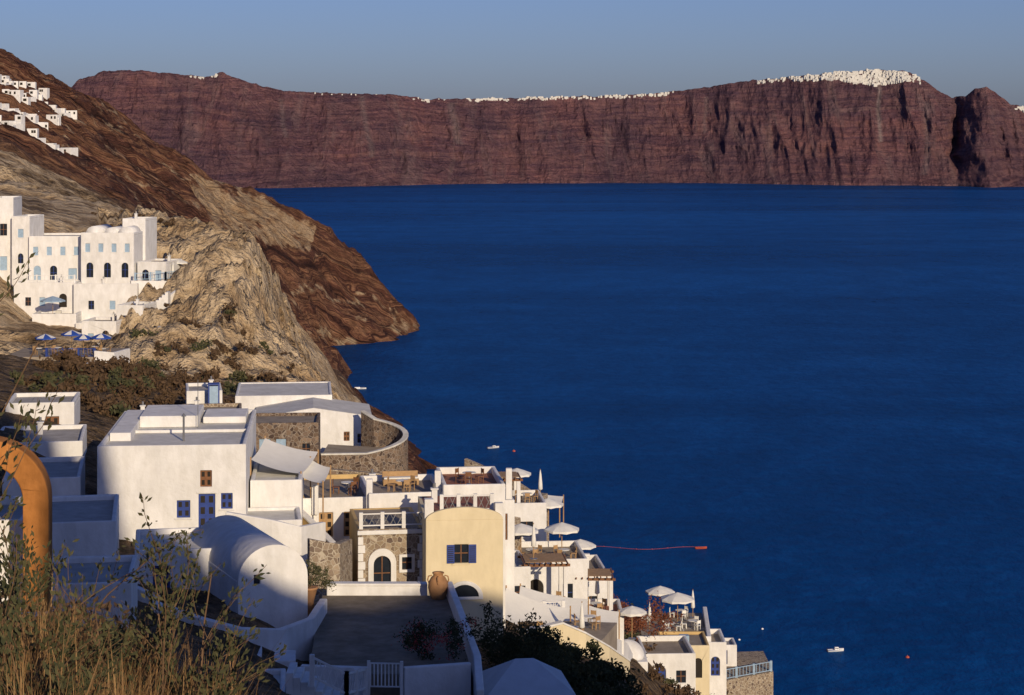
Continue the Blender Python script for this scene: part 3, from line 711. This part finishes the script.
house('white_terrace_house',-14,139,121.6,5.6,6,3.1,9,roof=PAVE,par=.35,wall=W2,ops=[(1.4,.4,.8,1.8,'n','r'),(4,.9,.8,1,'w','r')])
house('tan_pergola_house',-8.2,139,121.6,3.2,4,3.3,9,roof=TANW,par=.1,wall=YEL,ops=[(1.6,.4,2.0,2.2,'d','r')],chim=False)
A=Asm('white_corner_pillars'); b=A.p('pillars',W,.04)
for (x,y,z,h) in ((-12.9,128.9,126.5,.9),(-9.4,128.9,126.9,.9),(-5.0,129.2,127,1.3),(-.4,128.9,127.5,1.0)):
    b.box(x,x+.4,y,y+.4,z-1,z+h)
A.finish()
table(-7.2,131.5,126.55); table(-10.9,132.5,126.25,BROWN); table(-2.8,131,127.15,BROWN)
A=Asm('terrace_sofa_bench',-8.6,133.6,126.56,9); A.p('seat',TANW,.03).box(0,2.4,0,.7,0,.4); A.p('backrest',TANW,.03).box(0,2.4,.7,.85,0,.85); A.p('cushions',CANV,.05).box(.05,2.35,.05,.66,.401,.52); A.finish()
# white vault house
A=Asm('white_vaulted_house',-13.9,101.5,124.9,24)
wb=A.p('walls',W,.05); wb.box(0,3.7,.2,9,-3,2.4)
A.p('front_gable',W,.04).slab([(0,-3),(3.7,-3)]+[(1.85+1.85*math.cos(math.pi*i/18),2.4+1.75*math.sin(math.pi*i/18)) for i in range(19)],[rect(1.0,2.2,.35,.5)],0,.198)
v=A.p('barrel_vault',W,0,True); pts=[(1.85+1.82*math.cos(math.pi*i/24),2.401+1.7*math.sin(math.pi*i/24)) for i in range(25)]; n=25
v.add([(a,yy,c) for yy in (.199,9) for a,c in pts],[(i,i+1,n+i+1,n+i) for i in range(n-1)]+[tuple(range(n,2*n))])
A.p('window_glass',GLASS).box(.8,1.2,.15,.197,2.15,2.75); A.finish()
house('white_house',-20,106,125.,4.2,6,2.6,10,ops=[(1.4,.3,.9,1.8,'b','r')],roof=ROOFW,chim=False)
wall_line('white_stepped_wall',[(-17.5,97.5,127.3),(-15,96.6,126.7),(-13,96.2,126.3),(-11.2,96.8,126.1),(-10,99.5,126.0),(-9.8,104,125.9)],2,.4,W)
A=Asm('white_stepped_terrace',-16,94,124.6,6); b=A.p('blocks',W,.06)
b.box(0,2.2,0,2,-2,1.3); b.box(2.201,4.2,.2,2.2,-2,.8); b.box(4.201,5.8,.4,2.4,-2,.45); b.box(-1.8,-.001,.3,2.5,-2,1.9); A.finish()
house('white_house',-13.4,88,121.8,3.4,4,3.3,6,roof=ROOFW,par=.3,ops=[(1.7,1.4,.7,.9,'g','r')],chim=False)
wall_line('white_yard_wall',[(-10,108,125.7),(-6.5,108.2,125.65),(-4.6,108.4,125.6)],2,.5,W,cope=W)
wall_line('rubble_wall',[(-11.4,112,127.4),(-9.9,112.6,127.0),(-9.5,116,126.6)],3,.5,STONEL)
slabobj('courtyard_paving',[(-9.4,92),(-1.9,92),(-3,107.7),(-10.2,107.7)],125.2,2.5,PAVED)
wall_line('white_courtyard_wall',[(-3.4,108,125.9),(-2.6,101,126),(-1.6,92,126.1),(-1.4,88,125.6)],2,.35,W)
wall_line('white_courtyard_wall',[(-9.6,91,125.9),(-6.6,90.6,125.9)],2,.3,W); wall_line('white_courtyard_wall',[(-4.9,90.6,125.9),(-1.9,91.4,125.9)],2,.3,W)
balustrade('white_picket_gate',[(-6.5,90.7,124.9),(-5,90.6,124.9)],1.2,W,.16,1.4,.08,.14)
balustrade('white_stair_railing',[(-8.6,86,126.6),(-7.2,87,125.6),(-6.6,90,125)],1,W,.35,1.5,.12,.2,lattice=True)
A=Asm('white_steps'); b=A.p('steps',W,.02)
for i in range(8): b.box(-9.8+i*.32,-9.8+(i+1)*.32-.003,86.6,88.4,120,126.7-i*.2)
A.finish()
house('white_house',-6,83,121.3,3.6,5,3.2,5,roof=ROOFW,par=.25,ops=[],chim=False)
A=Asm('white_hip_roofed_pavilion',-1.3,98,119.6,8); A.p('walls',W,.05).box(.3,4.2,.3,4.2,-3,2.6)
A.p('roof',PALEROOF,.02).add([(0,0,2.601),(4.5,0,2.601),(4.5,4.5,2.601),(0,4.5,2.601),(0,0,2.8),(4.5,0,2.8),(4.5,4.5,2.8),(0,4.5,2.8),(1.8,2.25,4.1),(2.7,2.25,4.1)],[(0,3,2,1),(0,1,5,4),(1,2,6,5),(2,3,7,6),(3,0,4,7),(4,5,9,8),(5,6,9),(6,7,8,9),(7,4,8)])
A.p('windows',GLASS).box(1.4,3.1,.28,.298,.8,2); A.finish()
def jar(name,x,y,z,s=1.):
    A=Asm(name,x,y,z); A.p('body',TERRA,0,True).lathe(0,0,[(r*s,h*s) for r,h in [(.2,0),(.3,.12),(.47,.5),(.55,.85),(.52,1.15),(.38,1.4),(.27,1.48),(.26,1.56),(.33,1.62),(.31,1.66),(.2,1.6),(.18,1.3)]],28)
    hb=A.p('handles',TERRA,0,True)
    for a in (0,math.pi/2,math.pi,3*math.pi/2):
        c,s_=math.cos(a),math.sin(a); P=[(.33,1.5),(.52,1.45),(.56,1.25),(.5,1.1)]
        for p,q in zip(P[:-1],P[1:]): hb.tube((p[0]*c*s,p[0]*s_*s,p[1]*s),(q[0]*c*s,q[0]*s_*s,q[1]*s),.035*s)
    return A.finish()
jar('terracotta_amphora',-3.95,107,124.95,1.0)
A=Asm('potted_plant',-10.5,103.5,125.9); A.p('pot',TERRA,0,True).lathe(0,0,[(.25,-.9),(.25,0),(.42,.6),(.46,.62),(.46,.72),(.36,.7)],18)
lb=A.p('leaves',L_OLIVE); leaves(lb,(0,0,1.1),.5,240,.06)
for i in range(6): A.p('stems',BARK).tube((0,0,.5),(U(-.3,.3),U(-.3,.3),1.3),.015)
A.finish()
# ------------------------------------------------------------------ lower right terraces
house('white_terrace_house',-2.2,160,117.0,5,6,3.0,5,roof=PAVE,par=.5,ops=[(1.3,.4,.9,2,'n','r'),(3.4,.8,1,1.2,'g','r')],chim=False)
house('white_terrace_house',.4,152,113.6,5.4,7,3.6,5,roof=PAVE,par=.5,ops=[(1.4,.4,1.2,2.2,'d','a'),(3.7,.8,1.1,1.4,'g','r')],chim=False)
house('white_terrace_house',-1.8,146,114.8,3.2,6,3.3,8,roof=ROOFW,par=.3,ops=[(1,.4,.9,2,'n','r'),(2.4,1.2,.8,1,'g','r')])
house('white_terrace_house',-.6,139,112.8,4.4,6,3.5,8,roof=REDT,par=.3,ops=[(1.2,.5,1.6,2.3,'d','r'),(3.2,.5,1.4,2.3,'d','r')],chim=False)
balustrade('white_balustrade',[(-.5,139.1,116.6),(3.6,139.7,116.6)],.85,W,.3,1.4,lattice=True)
house('white_terrace_house',3.2,161,110.8,4.6,7,3.4,5,roof=PAVE,par=.5,ops=[(1.3,.4,1,2,'n','r'),(3.2,.9,.9,1.1,'g','r')],chim=False)
house('white_terrace_house',4.4,150,109.2,4.,6,4.2,0,roof=REDT,par=.45,ops=[(1.2,1.2,1.2,2.2,'d','r'),(3,1.8,.8,1,'g','r')],chim=False)
def pergola(x,y,z,w,d,h,yaw):
    A=Asm('beamed_pergola',x,y,z,yaw); p=A.p('posts',W,.03)
    for a in (0,w-.3):
        for b in (0,d-.3): p.box(a,a+.3,b,b+.3,-2,h)
    r=A.p('beams',BROWN)
    r.box(-.2,w+.2,.05,.2,h+.001,h+.18); r.box(-.2,w+.2,d-.2,d-.05,h+.001,h+.18)
    n=int(w/.4)
    for i in range(n+1): r.box(i*w/n-.04,i*w/n+.04,-.3,d+.3,h+.181,h+.3)
    A.p('reed_mat',TANW).box(.1,w-.1,.2,d-.2,h+.301,h+.33)
    A.finish()
pergola(.9,146.6,116.2,3.2,3.4,2.1,5); pergola(4.9,152.5,113.9,2.8,3,2.1,0); pergola(-1.9,161.5,120,2.6,3,2,5)
sail('shade_sail',[(.2,137,117.0),(4.6,137.6,116.0),(5.4,141.4,117.2),(.6,142,118.0)],.35)
sail('shade_sail',[(-.9,132.6,118.2),(2.6,133,116.9),(4.0,137,117.6),(-.4,137,119)],.45)
sail('shade_sail',[(.6,168,119.3),(4,168,118.8),(4.4,171,119.1),(1,171,119.7)],.2)
sail('shade_sail',[(5.2,146,114.4),(7.6,146.5,113.6),(8,149.4,114.4),(5.4,149.4,115)],.2)
wall_line('cream_retaining_wall',[(1.6,128.6,118.2),(3.2,128.6,118.6),(4.6,129.6,117.7),(6.2,132,116.2),(7.8,136,114.2)],1.5,.5,CREAM,cope=W,down=1.5)
wall_line('white_terrace_wall',[(-1.2,130,117.9),(.6,129,118.1),(1.5,128.7,118.2)],3,.5,W,down=1)
slabobj('terrace_floor',[(-1.2,130),(1.6,128.8),(4.6,129.8),(6.,132.4),(7.2,137),(-.6,138)],116.6,3,PAVE)
for p in ((1.6,132.5),(4.0,132.6),(5.2,135.6)): table(p[0],p[1],116.62)
closed_umbrella(4.6,131.6,116.62)
wall_line('white_stair_wall',[(5.6,143,114.4),(7.2,147,113.2),(8.6,152,111.4),(9.4,156,109.2)],3,.4,W)
balustrade('white_stair_railing',[(4.3,143,113.8),(6,147,113.2),(7.4,151,112.2)],.9,W,.3,1.5,lattice=True)
A=Asm('white_dome_chapel',9.0,156,107.4,0); A.p('drum_walls',W,.05).box(-1.5,1.5,-1.5,1.5,-4,1.9)
A.p('dome',W,0,True).lathe(0,0,[(1.35*math.cos(t*math.pi/20),1.9+1.35*math.sin(t*math.pi/20)) for t in range(10)]+[(.02,3.26)],24)
A.p('door',BLUE).box(-.4,.4,-1.56,-1.503,0,1.2); A.finish()
house('white_terrace_house',10.8,163,104.6,4.2,6,2.6,3,roof=PAVE,par=.5,ops=[(1.3,.3,.9,1.8,'b','a'),(3,.7,.8,1,'g','r')],chim=False)
house('tan_arched_house',12.8,172,103.,4.2,5,2.8,0,wall=YEL,roof=PAVE,par=.3,ops=[(1,.3,.7,1.7,'d','a'),(2.1,.3,.7,1.7,'d','a'),(3.2,.3,.7,1.7,'d','a')],facade=CREAM)
house('white_terrace_house',15.6,179,101.3,3.6,5,2.8,0,roof=PAVE,par=.5,ops=[(1.2,.3,.8,1.7,'n','a'),(2.6,.3,.8,1.7,'b','a')],chim=False)
slabobj('seaside_terrace',[(10.5,178),(17.5,180),(18,190),(10,190)],104.6,5,PAVE)
umbrella(15.4,186,104.6,1.6,2.3); closed_umbrella(12.6,183,104.6); umbrella(14,189,104.6,1.4,2.3); closed_umbrella(17,188,104.6)
for p in ((14.5,183),(12,186),(16.6,184),(15.8,188)): table(p[0],p[1],104.6,CANV)
wall_line('white_terrace_wall',[(10.3,177.5,105.2),(14,178.6,105.2),(17.7,179.6,105.0),(18.3,190,105.2)],1.5,.4,W,down=2)
slabobj('lower_sea_terrace',[(18,194),(26,199),(26,207),(18,206)],96.6,5,STONEL)
balustrade('pale_blue_railing',[(18.4,194.6,96.6),(25.8,199.2,96.6)],1,LBLUE,.4,2)
house('small_white_house',20,201,96.6,2.6,3,1.8,0,ops=[(1.3,.2,.7,1.4,'b','r')])
umbrella(3,166,117.1,1.3,2.3); umbrella(.7,155,117.3,1.4,2.1); umbrella(3.9,156.5,117.3,1.4,1.9)
closed_umbrella(2.4,169.5,119); umbrella(5.6,164,114.3,1.3,2.1); umbrella(9,150,112.2,1.1,2.1); closed_umbrella(6.6,155,113.5); closed_umbrella(1.6,148,118.6)
umbrella(-2.6,149,118.3,1.2,2.); umbrella(.4,165,120.1,1.2,2.)
for p in ((1.5,154.5,117.25),(4.,154.4,117.25),(1.2,163,120.05),(4.6,163,114.25),(6.4,153,113.45),(1.,142,116.35),(3.,142.5,116.35)): table(*p)
A=Asm('white_gate_pillars',4.6,157,113.5); b=A.p('pillars',W,.04)
for x in (0,1.1): b.box(x,x+.35,0,.35,-2,3.4); b.box(x-.06,x+.41,-.06,.41,3.4,3.6)
A.finish()
# ------------------------------------------------------------------ vegetation
def scatter(name,mat,pts,n=220,size=.12):
    b=Buf()
    for (x,y,r) in pts: leaves(b,(x,y,ground(x,y)+r*.3),r,n,size*r**.5,.7)
    return leaf_obj(name,b,mat)
scatter('hillside_scrub',L_DRY,[(U(-53,-34),U(212,234),U(.6,1.5)) for _ in range(60)]+[(U(-42,-26),U(165,215),U(.6,1.5)) for _ in range(60)]+[(U(-46,-27),U(238,262),U(.6,1.5)) for _ in range(35)],160,.26)
scatter('hillside_scrub',L_OLIVE,[(U(-46,-28),U(165,262),U(.6,1.5)) for _ in range(40)],150,.24)
cr=[]
for _ in range(70):
    y=U(262,400); x=U(-.21,-.135)*y
    if noise.noise(Vector((x/9,y/14,0)))>0: cr.append((x,y,U(.4,1.1)))
scatter('hillside_scrub',L_DRY,cr,110,.26)
scatter('slope_bushes',L_DARK,[(U(1,8.5),U(108,127),U(.6,1.3)) for _ in range(90)]+[(U(-1,8),U(100,120),U(.7,1.4)) for _ in range(50)],220,.17)
scatter('slope_bushes',L_DRY,[(U(11,28),U(150,205),U(.6,1.3)) for _ in range(110)]+[(U(-2,22),U(140,200),U(.5,1.0)) for _ in range(50)],150,.2)
scatter('slope_bushes',L_OLIVE,[(U(9,27),U(150,205),U(.5,1.1)) for _ in range(50)],130,.18)
b=Buf()
for _ in range(9): leaves(b,(U(9.5,13.5),U(166,176),U(107.4,108.8)),1.1,300,.13)
leaf_obj('rust_red_shrub',b,L_BRUSH)
b=Buf(); b2=Buf()
for _ in range(9):
    c=(U(-5,-2.2),U(92.5,96),U(125.6,126.5)); leaves(b2,c,.65,260,.07); leaves(b,c,.7,80,.06)
leaf_obj('bougainvillea_foliage',b2,L_DARK); leaf_obj('bougainvillea_flowers',b,L_RED)
b=Buf()
for _ in range(14): leaves(b,(U(-1.4,2.2),U(104,112),U(121.0,123.0)),1.,320,.1)
leaf_obj('garden_shrubs',b,L_DARK)
b=Buf()
for _ in range(8): leaves(b,(U(-11,-9.8),U(106,109),U(125.8,126.8)),.45,150,.06)
leaf_obj('yard_shrubs',b,L_OLIVE)
def shrub(name,x,y,h,n,mat,lsz=.03,spread=.5,lean=(0,0),lf=1.):
    A=Asm(name); tb=A.p('twigs',BARK); lb=A.p('leaves',mat)
    z=ground(x,y)-.1
    def grow(p,d,L,r,depth):
        segs=5
        for i in range(segs):
            q=p+d*(L/segs); tb.tube(p,q,r*(1-i/segs*.5),r*(1-(i+1)/segs*.5),4)
            if depth<=1 or i>2:
                for _ in range(int((3 if depth<=1 else 1)*lf+R())):
                    c=p.lerp(q,R())+Vector((random.gauss(0,.03),random.gauss(0,.03),random.gauss(0,.03)))
                    a=(d+Vector((U(-1,1),U(-1,1),U(-.6,1)))).normalized(); bb=a.orthogonal().normalized(); s=lsz*U(.6,1.3)
                    lb.add([c,c+a*s+bb*s*.4,c+a*s*2,c+a*s-bb*s*.4],[(0,1,2,3)])
            if depth>0 and i>0 and R()<.75:
                nd=(d+Vector((U(-1,1),U(-1,1),U(-.3,.7)))*.8).normalized(); grow(q,nd,L*U(.35,.6),r*.55,depth-1)
            d=(d+Vector((U(-1,1),U(-1,1),U(-.5,.6)))*.18).normalized(); p=q
    for _ in range(n):
        d=Vector((U(-spread,spread)+lean[0],U(-spread,spread)+lean[1],1)).normalized()
        grow(Vector((x+U(-.3,.3),y+U(-.3,.3),z)),d,h*U(.7,1.1),.012,2)
    return A.finish()
for (x,y,h,n) in [(-3.5,14,1.25,7),(-2.85,15.5,1.75,5),(-2.5,15.5,1.3,5),(-3.7,13.5,1.1,7),(-4,16,1.6,6),(-3.2,16,1.2,7),(-3.1,13,.9,6)]:
    shrub('foreground_shrub',x,y,h,n,L_OLIVE,lf=1.15)
shrub('tall_foreground_shrub',-3.95,14.6,3.4,3,L_OLIVE,.035,.07,lf=1.2)
# dry grass in tussocks
b=Buf()
for _ in range(520):
    cy=U(10.5,18); cx=U(-.26,-.1)*cy; s=U(.55,1.2) if cx/cy<-.14 else U(.3,.65)
    for _ in range(40):
        x=cx+random.gauss(0,.12); y=cy+random.gauss(0,.12)
        z=ground(x,y)-.03 if _==0 else zz
        zz=z; h=s*U(.5,1.1); a=U(0,6.28); l=U(.1,.6)*h; w=.006
        dx,dy=math.cos(a)*l,math.sin(a)*l; px,py=-math.sin(a)*w,math.cos(a)*w
        b.add([(x-px,y-py,z),(x+px,y+py,z),(x+dx*.4+px,y+dy*.4+py,z+h*.6),(x+dx*.4-px,y+dy*.4-py,z+h*.6),(x+dx,y+dy,z+h)],[(0,1,2,3),(3,2,4)])
leaf_obj('dry_grass',b,L_GRASS)
b=Buf()
for _ in range(60):
    y=U(11,45); x=U(-.27,-.12)*y; leaves(b,(x,y,ground(x,y)+.1),U(.3,.7)*(y/20)**.5,380,.045*(y/15)**.5,.6)
leaf_obj('foreground_undergrowth',b,L_DRY)
# ------------------------------------------------------------------ boats and buoys
def boat(name,x,y,L=5.,yaw=0,mat=HULLW,cabin=True,dk_=BLUE):
    A=Asm(name,x,y,0,yaw); h=A.p('hull',mat,0,True); n=12; vs=[]
    for i in range(n+1):
        t=i/n; w=L*.17*(1-max(0,(t-.45)/.55)**2.2)+.01; s=.5+.35*t*t; k=-.25*(1-t**3)
        xx=(t-.5)*L+ .25*max(0,t-.8)
        vs+=[(xx,-w,s),(xx,-w*.75,.1),(xx,0,k),(xx,w*.75,.1),(xx,w,s)]
    fs=[(i*5+j,(i+1)*5+j,(i+1)*5+j+1,i*5+j+1) for i in range(n) for j in range(4)]+[(0,1,2,3,4)]
    h.add(vs,fs)
    d=A.p('deck',mat); d.add([(v[0],v[1]*.94,v[2]-.1) for i in range(n+1) for v in (vs[i*5],vs[i*5+4])],[(2*i,2*i+2,2*i+3,2*i+1) for i in range(n)])
    A.p('rub_rail',dk_).tube((-L/2,-L*.17,.48),(L*.1,-L*.17,.6),.05); A.p('rub_rail',dk_).tube((-L/2,L*.17,.48),(L*.1,L*.17,.6),.05)
    if cabin:
        A.p('cabin',HULLW,.04).box(-L*.08,L*.2,-L*.1,L*.1,.4,1.25,.12); A.p('windscreen',GLASS).box(-L*.05,L*.17,-L*.101,L*.101,.8,1.05,.05)
    A.p('outboard_motor',BLK,.03).box(-L*.5-.25,-L*.5-.002,-.15,.15,.1,.9)
    return A.finish()
boat('motorboat',-9,958,6,25); boat('motorboat',94,581,4.8,8); boat('motorboat',-92,1180,12,10)
boat('red_rowing_boat',68.5,725,4.2,5,REDP,False,REDP)
def buoy(x,y,r=.8,m=REDP):
    A=Asm('mooring_buoy',x,y,0); A.p('float',m,0,True).lathe(0,0,[(.05,-.5*r),(.7*r,-.3*r),(r,.15*r),(.75*r,.65*r),(.25*r,.85*r),(.1*r,1.1*r)],14); A.p('ring',METAL).tube((0,0,r),(0,0,1.4*r),.08*r); A.finish()
buoy(.9,948,.8); buoy(113.5,574,.6); buoy(67.5,594,.4,HULLW); buoy(76,607,.4,HULLW)
A=Asm('floating_mooring_line'); b=A.p('rope',REDP)
pp=[Vector((22+46*i/24,727+2.5*math.sin(i*.35)-i*.05,.05)) for i in range(25)]
for p,q in zip(pp[:-1],pp[1:]): b.tube(p,q,.055,n=5)
for p in pp[::3]: b.lathe(p.x,p.y,[(.05,-.15),(.15,0),(.15,.12),(.05,.25)],8)
A.finish()
# ------------------------------------------------------------------ light, sky, camera
w=bpy.data.worlds.new('World'); scn.world=w; w.use_nodes=True; nt=w.node_tree
bg=nt.nodes['Background']; sk=nt.nodes.new('ShaderNodeTexSky'); sk.sky_type='NISHITA'; sk.sun_disc=False
sk.sun_elevation=EL; sk.sun_rotation=math.atan2(SH.x,SH.y); sk.altitude=150; sk.air_density=1.0; sk.dust_density=1.0; sk.ozone_density=3
tint=mixc(nt,1.0,sk.outputs[0],(.47,.52,.86),'MULTIPLY')
nt.links.new(tint,bg.inputs['Color']); bg.inputs['Strength'].default_value=.1
sd=bpy.data.lights.new('sun','SUN'); sd.energy=3.9; sd.angle=math.radians(.5); sd.color=(1,.81,.57)
so=bpy.data.objects.new('sun',sd); link(so); so.rotation_euler=TOSUN.to_track_quat('Z','Y').to_euler(); so.location=(150,-400,400)
cd=bpy.data.cameras.new('camera'); cam=bpy.data.objects.new('camera',cd); link(cam)
cam.location=(0,0,150); cam.rotation_euler=(math.radians(90),0,0); cd.sensor_width=36; cd.lens=2000/1024*36; cd.shift_y=-(347.5-135)/1024
cd.clip_start=.5; cd.clip_end=60000; scn.camera=cam
scn.view_settings.view_transform='Standard'; scn.view_settings.look='None'; scn.view_settings.exposure=0
